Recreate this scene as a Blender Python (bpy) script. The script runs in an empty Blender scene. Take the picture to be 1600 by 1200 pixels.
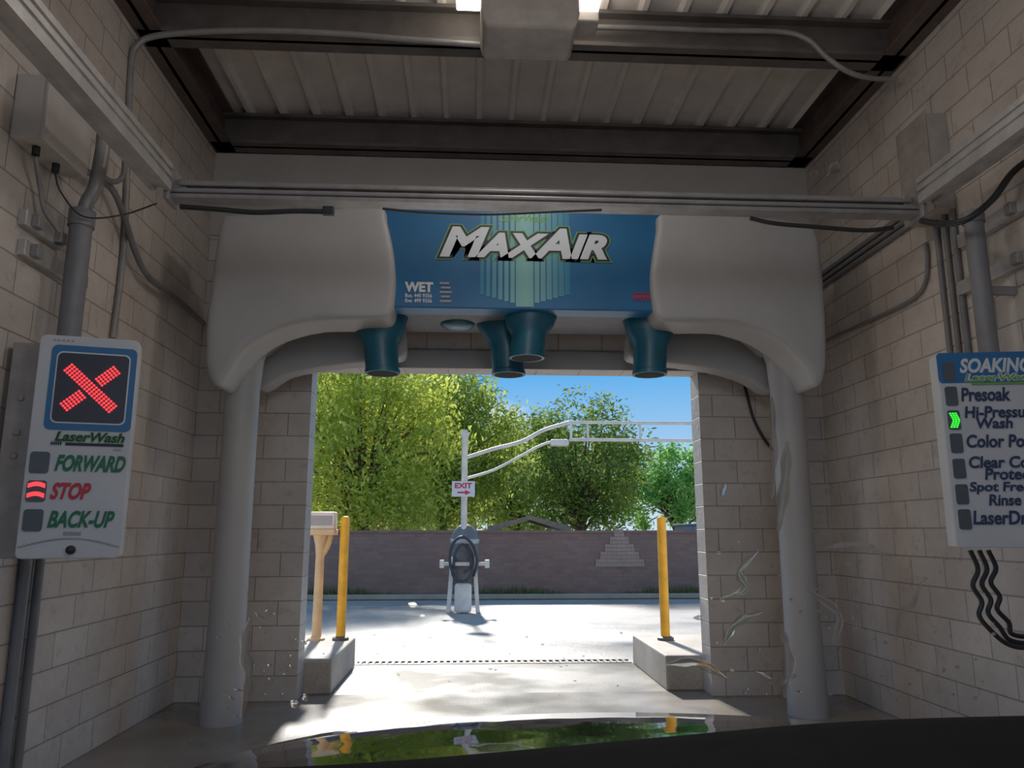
import bpy, bmesh, math, random
from mathutils import Vector, Matrix
random.seed(7)
PI = math.pi
SC = bpy.context.scene
COL = SC.collection

# ------------------------------------------------------------------ camera
F = 1200.0
TH, PH = math.radians(3.15), math.radians(10.85)
CAM = Vector((0, 0, 1.4))
cf = Vector((math.sin(TH)*math.cos(PH), math.cos(TH)*math.cos(PH), math.sin(PH)))
cr = Vector((math.cos(TH), -math.sin(TH), 0))
cu_ = cr.cross(cf)
cam = bpy.data.cameras.new('camera'); cam.sensor_width = 36; cam.lens = 36*F/1600; cam.clip_start = .02
co = bpy.data.objects.new('camera', cam); COL.objects.link(co)
M3 = Matrix((cr, cu_, -cf)).transposed()
co.matrix_world = Matrix.Translation(CAM) @ M3.to_4x4()
SC.camera = co

def P(px, py, X=None, Y=None, Z=None):
    d = cf + cr*((px-800)/F) + cu_*((600-py)/F)
    if X is not None: t = (X-CAM.x)/d.x
    elif Y is not None: t = (Y-CAM.y)/d.y
    else: t = (Z-CAM.z)/d.z
    return CAM + d*t

# ------------------------------------------------------------------ materials
def lin(c):
    c = c/255.0
    return c/12.92 if c <= .04045 else ((c+.055)/1.055)**2.4
def rgb(r, g, b): return (lin(r), lin(g), lin(b), 1)

class NT:
    def __init__(s, name):
        s.m = bpy.data.materials.new(name); s.m.use_nodes = True
        s.t = s.m.node_tree; s.n = s.t.nodes; s.l = s.t.links
        s.b = s.n['Principled BSDF']
    def new(s, t, **k):
        n = s.n.new(t)
        for a, v in k.items(): setattr(n, a, v)
        return n
    def link(s, a, b): s.l.new(a, b)
    def mix(s, fac, a, b, blend='MIX'):
        m = s.new('ShaderNodeMix', data_type='RGBA', blend_type=blend)
        for sock, v in ((m.inputs[0], fac), (m.inputs[6], a), (m.inputs[7], b)):
            if hasattr(v, 'is_output'): s.link(v, sock)
            else: sock.default_value = v
        return m.outputs[2]
    def noise(s, scale, detail=4, rough=.6, vec=None):
        n = s.new('ShaderNodeTexNoise'); n.inputs['Scale'].default_value = scale
        n.inputs['Detail'].default_value = detail; n.inputs['Roughness'].default_value = rough
        if vec is None:
            g = s.new('ShaderNodeNewGeometry'); vec = g.outputs['Position']
        s.link(vec, n.inputs['Vector'])
        return n.outputs['Fac']
    def ramp(s, fac, p0, p1, c0=(0,0,0,1), c1=(1,1,1,1)):
        r = s.new('ShaderNodeValToRGB'); e = r.color_ramp.elements
        e[0].position = p0; e[1].position = p1; e[0].color = c0; e[1].color = c1
        s.link(fac, r.inputs[0]); return r.outputs[0]
    def bump(s, h, strength, dist=.01):
        b = s.new('ShaderNodeBump'); b.inputs['Strength'].default_value = strength
        b.inputs['Distance'].default_value = dist
        s.link(h, b.inputs['Height']); s.link(b.outputs[0], s.b.inputs['Normal'])

def mat(name, c, rough=.5, metal=0, var=.12, scale=6, bump=0, spec=.5):
    t = NT(name); c = rgb(*c)
    d = tuple(x*(1-var*1.6) for x in c[:3])+(1,); e = tuple(min(1, x*(1+var)) for x in c[:3])+(1,)
    nz = t.noise(scale)
    t.link(t.mix(t.ramp(nz, .3, .7), d, e), t.b.inputs['Base Color'])
    t.b.inputs['Roughness'].default_value = rough; t.b.inputs['Metallic'].default_value = metal
    t.b.inputs['Specular IOR Level'].default_value = spec
    if bump: t.bump(t.noise(scale*8), bump)
    return t.m

def emit(name, c, s):
    t = NT(name); c = rgb(*c)
    t.b.inputs['Base Color'].default_value = c
    t.b.inputs['Emission Color'].default_value = c
    t.b.inputs['Emission Strength'].default_value = s
    return t.m

def block_mat(name, axis, c1, c2, mortar, bw=.406, bh=.203, ms=.006, grime=.7, bump=.5):
    t = NT(name)
    g = t.new('ShaderNodeNewGeometry'); sp = t.new('ShaderNodeSeparateXYZ'); cb = t.new('ShaderNodeCombineXYZ')
    t.link(g.outputs['Position'], sp.inputs[0])
    t.link(sp.outputs[axis], cb.inputs[0]); t.link(sp.outputs[2], cb.inputs[1])
    b = t.new('ShaderNodeTexBrick'); b.offset = .5
    t.link(cb.outputs[0], b.inputs['Vector'])
    for k, v in (('Scale', 1), ('Brick Width', bw), ('Row Height', bh), ('Mortar Size', ms), ('Mortar Smooth', .7), ('Bias', 0)):
        b.inputs[k].default_value = v
    b.inputs['Color1'].default_value = rgb(*c1); b.inputs['Color2'].default_value = rgb(*c2); b.inputs['Mortar'].default_value = rgb(*mortar)
    st = t.ramp(t.noise(1.3, 7, .68), .34, .64, (.66,.62,.58,1), (1,1,1,1))
    col = t.mix(grime, b.outputs['Color'], st, 'MULTIPLY')
    sm = t.ramp(t.noise(9, 5, .7), .3, .44, (.60,.55,.50,1), (1,1,1,1))
    col = t.mix(grime*.8, col, sm, 'MULTIPLY')
    t.link(col, t.b.inputs['Base Color'])
    t.b.inputs['Roughness'].default_value = .5
    inv = t.new('ShaderNodeMath', operation='SUBTRACT'); inv.inputs[0].default_value = 1
    t.link(b.outputs['Fac'], inv.inputs[1])
    ad = t.new('ShaderNodeMath', operation='MULTIPLY_ADD'); ad.inputs[1].default_value = .6
    t.link(t.noise(18), ad.inputs[0]); t.link(inv.outputs[0], ad.inputs[2])
    t.bump(ad.outputs[0], bump, .012)
    return t.m

def concrete(name, ca, cb_, r0, r1, scale=1.5, fine=60, bump=.25, spec=.5):
    t = NT(name)
    big = t.noise(scale, 6, .65)
    col = t.mix(t.ramp(big, .35, .65), rgb(*ca), rgb(*cb_))
    col = t.mix(.45, col, t.ramp(t.noise(fine, 3), .35, .65, (.6,.6,.6,1), (1,1,1,1)), 'MULTIPLY')
    t.link(col, t.b.inputs['Base Color'])
    rr = t.new('ShaderNodeMapRange'); rr.inputs['From Min'].default_value = .38; rr.inputs['From Max'].default_value = .6
    rr.inputs['To Min'].default_value = r0; rr.inputs['To Max'].default_value = r1
    t.link(t.noise(scale*.8, 3), rr.inputs['Value']); t.link(rr.outputs[0], t.b.inputs['Roughness'])
    t.b.inputs['Specular IOR Level'].default_value = spec
    t.bump(t.noise(fine*.6, 4), bump, .006)
    return t.m

def leaf_mat(name, ca, cb_):
    t = NT(name)
    g = t.new('ShaderNodeNewGeometry')
    col = t.mix(g.outputs['Random Per Island'], rgb(*ca), rgb(*cb_))
    d = t.new('ShaderNodeBsdfDiffuse'); tr = t.new('ShaderNodeBsdfTranslucent'); mx = t.new('ShaderNodeMixShader')
    mx.inputs[0].default_value = .6
    t.link(col, d.inputs[0]); t.link(col, tr.inputs[0]); t.link(d.outputs[0], mx.inputs[1]); t.link(tr.outputs[0], mx.inputs[2])
    t.link(mx.outputs[0], t.n['Material Output'].inputs[0])
    return t.m

M = dict(
 block_side=block_mat('painted_block_side', 1, (206,195,186), (194,183,174), (168,158,149), bump=.7),
 block_back=block_mat('painted_block_back', 0, (202,192,183), (191,181,173), (165,155,147), bump=.7),
 band=mat('plain_painted_band', (172,163,156), .6, 0, .06, 2),
 brick=block_mat('brown_brick', 0, (138,104, 90), (124, 91, 80), (118, 98, 88), .22, .08, .006, .4, .3),
 pink_brick=block_mat('pale_brick', 0, (172,142,124), (162,132,116), (140,116,102), .22, .08, .006, .4, .3),
 floor=concrete('wet_bay_concrete', (106,98,89), (142,133,122), .2, .34, .8, 60, .2, 1),
 apron=concrete('wet_apron_concrete', (110,103,93), (150,141,128), .24, .38, .9, 60, .25, 1),
 asphalt=concrete('pale_asphalt', (146,138,130), (170,163,155), .36, .6, .5, 30, .7, .7),
 curb=concrete('curb_concrete', (160,150,136), (190,180,166), .5, .8),
 curb2=concrete('dusty_curb_concrete', (150,134,114), (172,156,134), .7, .9),
 deck=mat('painted_roof_deck', (230,222,215), .55, 0, .08, 3),
 steel=mat('dark_brown_steel', (88,75,71), .6, 0, .2, 5, .1),
 darksteel=mat('dark_primed_steel', (92,86,83), .6, 0, .2, 5, .1),
 plastic=mat('grey_molded_plastic', (160,157,155), .5, 0, .05, 2, .05),
 plastic2=mat('grey_molded_plastic_rear', (146,144,143), .55, 0, .05, 2, .04),
 housing=mat('dark_grey_housing', (90,90,94), .6),
 blue=mat('blue_panel_film', (10,90,138), .45, 0, .1, 2.5),
 teal=mat('teal_nozzle_plastic', (16,86,106), .4, 0, .1, 5),
 black=mat('black_rubber', (26,26,28), .5, 0, .2, 20),
 dgrey=mat('dark_grey_rubber', (52,52,54), .55, 0, .15, 20),
 hole_shade=mat('opening_shade', (12,16,20), .9),
 white=mat('white_sign_face', (194,194,196), .4, 0, .04, 4),
 signblue=mat('sign_blue_film', (28,96,150), .4, 0, .06, 4),
 screen=mat('black_screen', (40,14,16), .35, 0, .1, 10),
 ind=mat('indicator_grey', (72,76,82), .4, 0, .1, 10),
 green=mat('sign_green_ink', (16,100,56), .5, 0, .05),
 lime=mat('lime_ink', (104,160,76), .5, 0, .05),
 navy=mat('navy_ink', (30,44,80), .5, 0, .05),
 red=mat('red_ink', (188,30,46), .5, 0, .05),
 whiteink=mat('white_ink', (204,208,212), .5, 0, .02),
 blackink=mat('black_ink', (12,18,26), .5, 0, .05),
 greyink=mat('grey_ink', (150,146,150), .5, 0, .05),
 ledred=emit('red_led', (255,46,52), 2.4),
 ledgreen=emit('green_led', (50,255,50), 1.1),
 lens=emit('lamp_lens', (255,246,230), 6),
 lamphouse=mat('lamp_housing', (164,155,148), .5, 0, .12, 6),
 alu=mat('aluminium', (186,182,178), .4, .5, .12, 8),
 aludark=mat('weathered_aluminium', (142,138,136), .45, .4, .15, 8),
 conduit=mat('grey_conduit', (136,132,130), .45, .2, .12, 8),
 pvc=mat('grey_pvc_pipe', (114,112,114), .5, 0, .1, 8),
 boxgrey=mat('grey_junction_box', (180,172,165), .5, 0, .08, 6),
 board=mat('grey_box_steel', (146,137,130), .6, 0, .15, 9, .1),
 yellow=mat('yellow_paint', (240,172,30), .45, 0, .12, 7),
 tan=mat('tan_paint', (210,176,132), .55, 0, .12, 7),
 wpaint=mat('white_paint', (222,214,203), .5, 0, .12, 5),
 vac=mat('grey_tank', (108,103,99), .5, 0, .2, 5),
 bark=mat('bark', (96,80,64), .9, 0, .3, 20, .4),
 housewall=mat('tan_stucco', (176,154,128), .8, 0, .1, 3),
 roof=mat('grey_shingle', (150,132,118), .85, 0, .2, 12),
 paleroof=mat('tan_shingle', (140,122,104), .9, 0, .15, 12),
 bluemetal=mat('blue_grey_metal', (120,134,150), .5, .1, .1, 4),
 grate=mat('dark_iron_grate', (98,92,86), .6, .3, .2, 12),
 dash=mat('black_dashboard', (7,7,8), .8, 0, .2, 60, .1, .15),
 leafA=leaf_mat('leaf_yellow_green', (154,170,60), (210,216,104)),
 leafB=leaf_mat('leaf_mid_green', (128,150,60), (186,196,96)),
 leafC=leaf_mat('leaf_olive_green', (94,120,54), (146,164,82)),
 leafD=leaf_mat('leaf_fresh_green', (112,162,84), (166,206,116)),
 grass=leaf_mat('grass_blades', (92,98,58), (134,138,80)),
)
# wet hood paint, gently rippled by running water
t = NT('wet_dark_car_paint')
t.link(t.mix(t.noise(3), rgb(20,23,28), rgb(28,31,36)), t.b.inputs['Base Color']); t.b.inputs['Roughness'].default_value = .05; t.b.inputs['Specular IOR Level'].default_value = .5
t.bump(t.noise(9, 1, .4), .12, .02); M['hood'] = t.m
# water: mostly lets light straight through, softly bent
t = NT('clear_water')
tr = t.new('ShaderNodeBsdfTransparent'); rf = t.new('ShaderNodeBsdfRefraction'); mx = t.new('ShaderNodeMixShader')
rf.inputs['IOR'].default_value = 1.18; rf.inputs['Roughness'].default_value = .08
nzw = t.ramp(t.noise(40, 2), .3, .7, (.35,.35,.35,1), (.7,.7,.7,1)); t.link(nzw, mx.inputs[0])
t.link(tr.outputs[0], mx.inputs[1]); t.link(rf.outputs[0], mx.inputs[2]); t.link(mx.outputs[0], t.n['Material Output'].inputs[0])
M['water'] = t.m
# stripes on the blue panel: paler towards the middle one
t = NT('stripe_fade')
tc = t.new('ShaderNodeTexCoord'); sp = t.new('ShaderNodeSeparateXYZ'); t.link(tc.outputs['Generated'], sp.inputs[0])
m1 = t.new('ShaderNodeMath', operation='SUBTRACT'); m1.inputs[1].default_value = .5; t.link(sp.outputs[0], m1.inputs[0])
m2 = t.new('ShaderNodeMath', operation='ABSOLUTE'); t.link(m1.outputs[0], m2.inputs[0])
side = t.ramp(m2.outputs[0], 0, .5, rgb(124,178,172), rgb(30,118,152))
t.link(side, t.b.inputs['Base Color']); t.b.inputs['Roughness'].default_value = .4
M['stripe'] = t.m

# ------------------------------------------------------------------ helpers
def tag(o, label=None, cat=None, group=None, kind=None):
    if label: o['label'] = label
    if cat: o['category'] = cat
    if group: o['group'] = group
    if kind: o['kind'] = kind
    return o
def thing(name, label, cat, loc, rot=0, group=None, local=False):
    o = bpy.data.objects.new(name, None); COL.objects.link(o)
    o.location = loc; o.rotation_euler = (0, 0, rot); o.empty_display_size = .1
    o['_o'] = (0., 0., 0.) if local else tuple(loc)
    return tag(o, label, cat, group)
def smooth_path(pts, n=6):
    pts = [Vector(p) for p in pts]
    if len(pts) < 3: return pts
    q = [2*pts[0]-pts[1]]+pts+[2*pts[-1]-pts[-2]]; out = []
    for i in range(1, len(q)-2):
        a, b, c, d = q[i-1:i+3]
        for k in range(n):
            t = k/n
            out.append(.5*((2*b)+(c-a)*t+(2*a-5*b+4*c-d)*t*t+(3*b-a-3*c+d)*t**3))
    out.append(pts[-1]); return out

class MB:
    def __init__(s): s.v = []; s.f = []
    def add(s, vs, fs):
        n = len(s.v); s.v += [tuple(v) for v in vs]; s.f += [[i+n for i in f] for f in fs]; return s
    def box(s, x0, x1, y0, y1, z0, z1):
        return s.add([(x, y, z) for z in (z0, z1) for y in (y0, y1) for x in (x0, x1)],
                     [(0,2,3,1), (4,5,7,6), (0,1,5,4), (2,6,7,3), (0,4,6,2), (1,3,7,5)])
    def rings(s, rs, cap0=True, cap1=True, closed=False):
        n = len(rs[0]); vs = [v for r in rs for v in r]; fs = []
        m = len(rs)
        for i in range(m if closed else m-1):
            for k in range(n):
                a, b = i*n, ((i+1) % m)*n; k2 = (k+1) % n
                fs.append((a+k, a+k2, b+k2, b+k))
        if not closed:
            if cap0: fs.append(list(range(n))[::-1])
            if cap1: fs.append([(m-1)*n+k for k in range(n)])
        return s.add(vs, fs)
    def tube(s, path, r, n=10, closed=False):
        path = [Vector(p) for p in path]; rs = []; m = len(path)
        ref = None
        for i, p in enumerate(path):
            if closed: tg = path[(i+1) % m]-path[i-1]
            else: tg = path[min(i+1, m-1)]-path[max(i-1, 0)]
            tg.normalize()
            if ref is None:
                ref = Vector((0,0,1)) if abs(tg.z) < .9 else Vector((1,0,0))
            e = (ref-tg*ref.dot(tg)).normalized(); ref = e
            g = tg.cross(e); rr = r(i/(m-1)) if callable(r) else r
            rs.append([p+e*rr*math.cos(2*PI*k/n)+g*rr*math.sin(2*PI*k/n) for k in range(n)])
        return s.rings(rs, closed=closed)
    def bar(s, a, b, w, h):
        a, b = Vector(a), Vector(b); tg = (b-a).normalized()
        up = Vector((0,0,1)) if abs(tg.z) < .95 else Vector((0,1,0))
        e = tg.cross(up).normalized(); g = e.cross(tg)
        return s.rings([[p+e*w/2*i+g*h/2*j for i, j in ((-1,-1),(1,-1),(1,1),(-1,1))] for p in (a, b)])
    def lathe(s, c, prof, n=24, sx=1, sy=1, cap=True):
        return s.rings([[(c[0]+r*sx*math.cos(2*PI*k/n), c[1]+r*sy*math.sin(2*PI*k/n), z) for k in range(n)] for r, z in prof], cap, cap)
    def build(s, name, m, parent=None, smooth=None, bevel=0):
        vs = [Vector(v) for v in s.v]
        if parent is not None:
            rt = parent
            while rt.parent: rt = rt.parent
            off = Vector(rt['_o']); loc = Vector((0,0,0))
        else:
            xs, ys, zs = zip(*s.v); off = Vector(((min(xs)+max(xs))/2, (min(ys)+max(ys))/2, min(zs))); loc = off
        me = bpy.data.meshes.new(name); me.from_pydata([v-off for v in vs], [], s.f); me.update()
        bm = bmesh.new(); bm.from_mesh(me); bmesh.ops.recalc_face_normals(bm, faces=bm.faces); bm.to_mesh(me); bm.free()
        me.materials.append(M[m] if isinstance(m, str) else m)
        if smooth:
            me.shade_smooth(); me.set_sharp_from_angle(angle=math.radians(smooth))
        o = bpy.data.objects.new(name, me); COL.objects.link(o); o.location = loc; o.parent = parent
        if parent is None: o['_o'] = tuple(off)
        if bevel:
            b = o.modifiers.new('bevel', 'BEVEL'); b.width = bevel; b.segments = 2; b.limit_method = 'ANGLE'; b.angle_limit = math.radians(40)
        return o
def struct(o): o['kind'] = 'structure'; return o

def text_geo(body, offset=0, shear=0, small=''):
    cu = bpy.data.curves.new('t', 'FONT'); cu.body = body; cu.size = 1; cu.offset = offset; cu.shear = shear; cu.resolution_u = 4
    if small:
        cu.small_caps_scale = .8
        for i, ch in enumerate(body):
            if ch in small: cu.body_format[i].use_small_caps = True
    ob = bpy.data.objects.new('t', cu); COL.objects.link(ob)
    dg = bpy.context.evaluated_depsgraph_get(); me = bpy.data.meshes.new_from_object(ob.evaluated_get(dg))
    vs = [v.co.copy() for v in me.vertices]; fs = [list(p.vertices) for p in me.polygons]
    bpy.data.objects.remove(ob); bpy.data.curves.remove(cu); bpy.data.meshes.remove(me)
    return vs, fs
def bounds(vs):
    return min(v.x for v in vs), max(v.x for v in vs), min(v.y for v in vs), max(v.y for v in vs)
def put_text(mb, body, x0, x1, z0, z1, y, offset=.015, shear=0, small='', fit=None):
    vs, fs = text_geo(body, offset, shear, small)
    a, b, c, d = fit or bounds(vs)
    mb.add([(x0+(v.x-a)/(b-a)*(x1-x0), y, z0+(v.y-c)/(d-c)*(z1-z0)) for v in vs], fs)
    return (a, b, c, d)
def rrect(x0, x1, z0, z1, r, n=5):
    out = []
    for cx, cz, a0 in ((x1-r, z1-r, 0), (x0+r, z1-r, 90), (x0+r, z0+r, 180), (x1-r, z0+r, 270)):
        for k in range(n+1):
            a = math.radians(a0+90*k/n); out.append((cx+r*math.cos(a), cz+r*math.sin(a)))
    return out
def slab(mb, pts, y0, y1):
    return mb.rings([[(x, y, z) for x, z in pts] for y in (y0, y1)])

# ------------------------------------------------------------------ the setting
WL, WR, YB, YBO = -2.433, 3.282, 6.9, 7.15
ZT = 5.27
YF = -5.0
OL, OR, OH = -1.43, 2.11, 2.86
struct(MB().box(WL-.2, WL, YF, YBO, 0, ZT+.1).build('wall_left', 'block_side'))
struct(MB().box(WR, WR+.2, YF, YBO, 0, ZT+.1).build('wall_right', 'block_side'))
wb = MB().box(WL, OL, YB, YBO, 0, ZT+.1).box(OR, WR, YB, YBO, 0, ZT+.1).box(OL, OR, YB, YBO, OH, ZT+.1)
struct(wb.build('wall_back', 'block_back'))
struct(MB().box(WL-.2, WR+.2, YF-3, YBO, -.12, 0).build('floor', 'floor'))
struct(MB().box(-2.6, 3.4, YBO, 8.65, -.12, 0).build('concrete_apron', 'apron'))
struct(MB().box(-40, 40, 8.65, 45, -.14, -.01).build('asphalt_lot', 'asphalt'))
struct(MB().box(-40, 40, -40, YF-3, -.14, -.01).build('entrance_lot', 'asphalt'))
prof = []; x = WL-.2; k = 0
while x < WR+.2:
    prof += [(x, ZT), (x+.20, ZT), (x+.225, ZT-.045), (x+.265, ZT-.045), (x+.29, ZT)]; x += .305
dk = MB(); n = len(prof)
dk.add([(x, y, z) for y in (YF, YBO) for x, z in prof] + [(x, y, ZT+.08) for y in (YF, YBO) for x, z in prof],
       [(i, i+1, n+i+1, n+i) for i in range(n-1)] + [(2*n+i, 3*n+i, 3*n+i+1, 2*n+i+1) for i in range(n-1)])
struct(dk.build('ceiling', 'deck'))
def beam_x(name, y, m, z0=4.92):
    b = MB(); b.box(WL+.02, WR-.02, y+.07, y+.1, z0, ZT-.05); b.box(WL+.02, WR-.02, y, y+.2, z0, z0+.03); b.box(WL+.02, WR-.02, y, y+.2, ZT-.08, ZT-.05)
    return struct(b.build(name, m))
def beam_y(name, x0, x1, m, z0=4.92):
    b = MB(); xm = (x0+x1)/2; b.box(xm-.015, xm+.015, YF, YB-.02, z0, ZT-.02); b.box(x0, x1, YF, YB-.02, z0, z0+.025); b.box(x0, x1, YF, YB-.02, ZT-.05, ZT-.02)
    return struct(b.build(name, m))
beam_y('trim_1', WL, WL+.2, 'steel'); beam_y('trim_2', WR-.2, WR, 'steel')
beam_x('trim_3', 5.05, 'darksteel'); beam_x('trim_4', 6.66, 'darksteel'); beam_x('trim_5', 3.2, 'darksteel'); beam_x('trim_6', .8, 'darksteel')
struct(MB().box(OL-.12, OR+.12, YB-.03, YB, OH, OH+.16).build('trim_7', 'plastic2'))
struct(MB().box(WL, WR, YB-.02, YB, 4.1, 4.92).build('trim_8', 'band'))

# ------------------------------------------------------------------ dryer arch
YD = 5.7
dr = thing('vehicle_dryer', 'grey arched car dryer with blue front panel and teal nozzles framing the exit', 'car dryer', (.41, 6.2, 0))
def cowl(name, pts, y0, y1, m, vox=.022, it=10):
    pl = [P(a, b, Y=y0) for a, b in pts]
    p2 = [(p.x, p.z) for p in smooth_path([(p.x, 0, p.z) for p in pl]+[(pl[0].x, 0, pl[0].z)], 4)][:-1]
    o = slab(MB(), p2, y0, y1).build(name, m, dr)
    r = o.modifiers.new('remesh', 'REMESH'); r.mode = 'VOXEL'; r.voxel_size = vox; r.use_smooth_shade = True
    s_ = o.modifiers.new('smooth', 'SMOOTH'); s_.factor = .5; s_.iterations = it
    return o
Lf = [(350,334),(420,328),(500,324),(594,322),(604,345),(613,385),(617,420),(617,455),(608,494),(570,498),(500,499),(455,507),(415,522),(380,547),(356,582),(343,602),(330,598),(321,570),(320,535),(325,470),(334,400),(342,350)]
Rf = [(1270,348),(1200,338),(1110,334),(1034,332),(1028,355),(1022,395),(1018,430),(1020,465),(1029,497),(1060,502),(1130,502),(1170,510),(1205,524),(1238,547),(1262,577),(1274,602),(1287,598),(1293,570),(1293,535),(1291,470),(1286,410),(1279,365)]
cowl('cowl', Lf, YD, 6.12, 'plastic'); cowl('cowl', Rf, YD, 6.12, 'plastic')
Lr = [(395,480),(500,482),(600,488),(627,500),(634,535),(630,555),(600,562),(540,568),(480,576),(445,585),(418,602),(402,607),(390,590),(388,540)]
Rr = [(1222,490),(1120,490),(1010,494),(988,505),(982,540),(986,557),(1020,564),(1080,570),(1135,580),(1170,592),(1196,608),(1212,612),(1224,596),(1226,545)]
cowl('rear_cowl', Lr, 6.4, 6.64, 'plastic2', .02, 6); cowl('rear_cowl', Rr, 6.4, 6.64, 'plastic2', .02, 6)
for (px, pyt) in ((380, 545), (1228, 548)):
    c = P(px, 600, Y=6.2); zt = P(px, pyt, Y=6.2).z
    MB().lathe((c.x, 6.2), [(.155, 0), (.15, .2), (.138, .7), (.133, 1.6), (.133, zt-.35), (.15, zt-.1), (.18, zt), (.18, zt+.25)], 28).build('post', 'plastic', dr, smooth=40)
    sgn = 1 if px < 800 else -1
    kb = MB(); a = c.x
    tri = [(a-.14*sgn, zt), (a-.14*sgn, zt+.35), (a+.5*sgn, zt+.38), (a+.5*sgn, zt+.3), (a+.14*sgn, zt-.02)]
    slab(kb, tri, 6.1, 6.4); kb.build('knee_bracket', 'plastic2', dr, bevel=.01)
zb, ztp = P(800, 484, Y=5.78).z, P(800, 318, Y=5.78).z
xl, xr = P(585, 420, Y=5.78).x, P(1047, 420, Y=5.78).x
MB().box(xl-.5, xr+.5, 6.0, 6.6, zb+.02, ztp-.05).build('blower_housing', 'housing', dr, bevel=.02)
panel = MB().box(xl, xr, 5.765, 5.965, zb, ztp).build('front_panel', 'blue', dr, bevel=.01)
YP = 5.762
def pxbox(x0, y0, x1, y1, Y):
    a = P(x0, y1, Y=Y); b = P(x1, y0, Y=Y); return a.x, b.x, a.z, b.z
st = MB()
for k in range(15):
    x0 = 750+k*9.5; a, b, c, d = pxbox(x0, 332, x0+6.6, 478-abs(k-7)*2.5, YP); st.box(a, b, YP, YP+.002, c, d)
a, b, c, d = pxbox(806, 332, 833, 479, YP); st.box(a, b, YP-.0005, YP+.0015, c, d)
st.build('stripe_graphic', 'stripe', panel)
BX = pxbox(687, 359, 948, 401, YP)
fit = bounds(text_geo('MaxAir', .04, .32, 'axir')[0])
for nm_, off, y, m in (('lettering_outline', .11, YP-.002, 'lime'), ('lettering_border', .09, YP-.0035, 'blackink'), ('lettering', .04, YP-.005, 'whiteink')):
    mb = MB(); put_text(mb, 'MaxAir', BX[0], BX[1], BX[2], BX[3], y, off, .32, 'axir', fit); mb.build(nm_, m, panel)
mb = MB(); put_text(mb, 'LaserWash', *pxbox(780, 336, 856, 346, YP), YP-.002, .02, .3); mb.build('lettering', 'lime', panel)
mb = MB(); put_text(mb, 'WET', *pxbox(632, 441, 677, 456, YP), YP-.002, .05); mb.build('lettering', 'whiteink', panel)
for body, y_ in (('Bus. 445 9356', 459), ('Eve. 499 9356', 467)):
    mb = MB(); put_text(mb, body, *pxbox(633, y_, 675, y_+5.5, YP), YP-.002, .02); mb.build('lettering', 'whiteink', panel)
mb = MB()
for k in range(5):
    a, b, c, d = pxbox(687+k % 2*2, 441+k*7, 702+(k*7) % 5, 444+k*7, YP); mb.box(a, b, YP-.002, YP, c, d)
mb.build('small_print', 'greyink', panel)
mb = MB(); a, b, c, d = pxbox(989, 458, 1018, 469, YP)
for q in ((a, b, c, c+.006), (a, b, d-.006, d), (a, a+.006, c, d), (b-.006, b, c, d)): mb.box(q[0], q[1], YP-.002, YP, q[2], q[3])
for k in range(4): mb.box(a+.02+k*.03, a+.04+k*.03, YP-.002, YP, c+.015, d-.015)
mb.build('maker_badge', 'red', panel)
def nozzle(px, pyb, Y, wide, pyt=480, tilt=0, R=.135):
    c = P(px, pyb, Y=Y); zt = P(px, pyt, Y=Y).z; z0 = c.z; h = zt-z0
    rs = []
    for f_, rx, ry in ((1, wide, .17), (.88, wide*.99, .17), (.62, R*1.42, .15), (.5, R*1.15, .14), (.42, R*1.02, R), (.07, R, R), (.06, R*1.05, R*1.05), (0, R*1.05, R*1.05)):
        rs.append([(c.x+tilt*f_+rx*math.cos(2*PI*k/28), Y+ry*math.sin(2*PI*k/28), z0+h*f_) for k in range(28)])
    o = MB().rings(rs).build('nozzle', 'teal', dr, smooth=40)
    MB().lathe((c.x, Y), [(R*.9, z0-.002), (R*.9, z0+.003)], 28).build('outlet_shade', 'hole_shade', o)  # flat dark disc, the shade inside the nozzle mouth put in as colour
nozzle(598, 584, 6.12, .25, 484, -.06); nozzle(1015, 586, 6.12, .25, 484, .03)
nozzle(823, 560, 5.98, .225, 480, .04); nozzle(795, 586, 6.32, .28, 486, -.05)
a = P(715, 488, Y=6.2)
MB().rings([[(a.x+.15*math.cos(2*PI*k/20)*q, 6.3+.15*math.sin(2*PI*k/20)*q, zb+.03-.06*w) for k in range(20)] for q, w in ((1, 0), (.95, .4), (.75, .75), (.4, 1))]).build('blower_cap', 'teal', dr, smooth=60)

# ------------------------------------------------------------------ left signal sign
W, H = .47, 1.14
sg = thing('signal_sign', 'white lane sign with glowing red X and FORWARD, STOP, BACK-UP lines', 'sign', (-2.0, 4.05, 1.265), math.radians(15), local=True)
def U(u, W=W): return (u-.5)*W
def V(v, H=H): return H*(1-v)
mb = MB(); slab(mb, rrect(-W/2, W/2, 0, H, .03), 0, .1); cab = mb.build('cabinet', 'white', sg, bevel=.006)
mb = MB(); slab(mb, rrect(U(.13), U(.985), V(.435), V(.045), .03), -.004, .002); mb.build('blue_panel', 'signblue', sg)
mb = MB(); slab(mb, rrect(U(.185), U(.925), V(.405), V(.075), .03), -.007, .002); mb.build('screen_border', 'whiteink', sg)
mb = MB(); slab(mb, rrect(U(.20), U(.91), V(.398), V(.082), .025), -.010, .002); scr = mb.build('screen', 'screen', sg)
leds = MB(); cx, cz = U(.55), V(.241)
ax_, az_ = .112, .103; L_ = math.hypot(ax_, az_)
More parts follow.
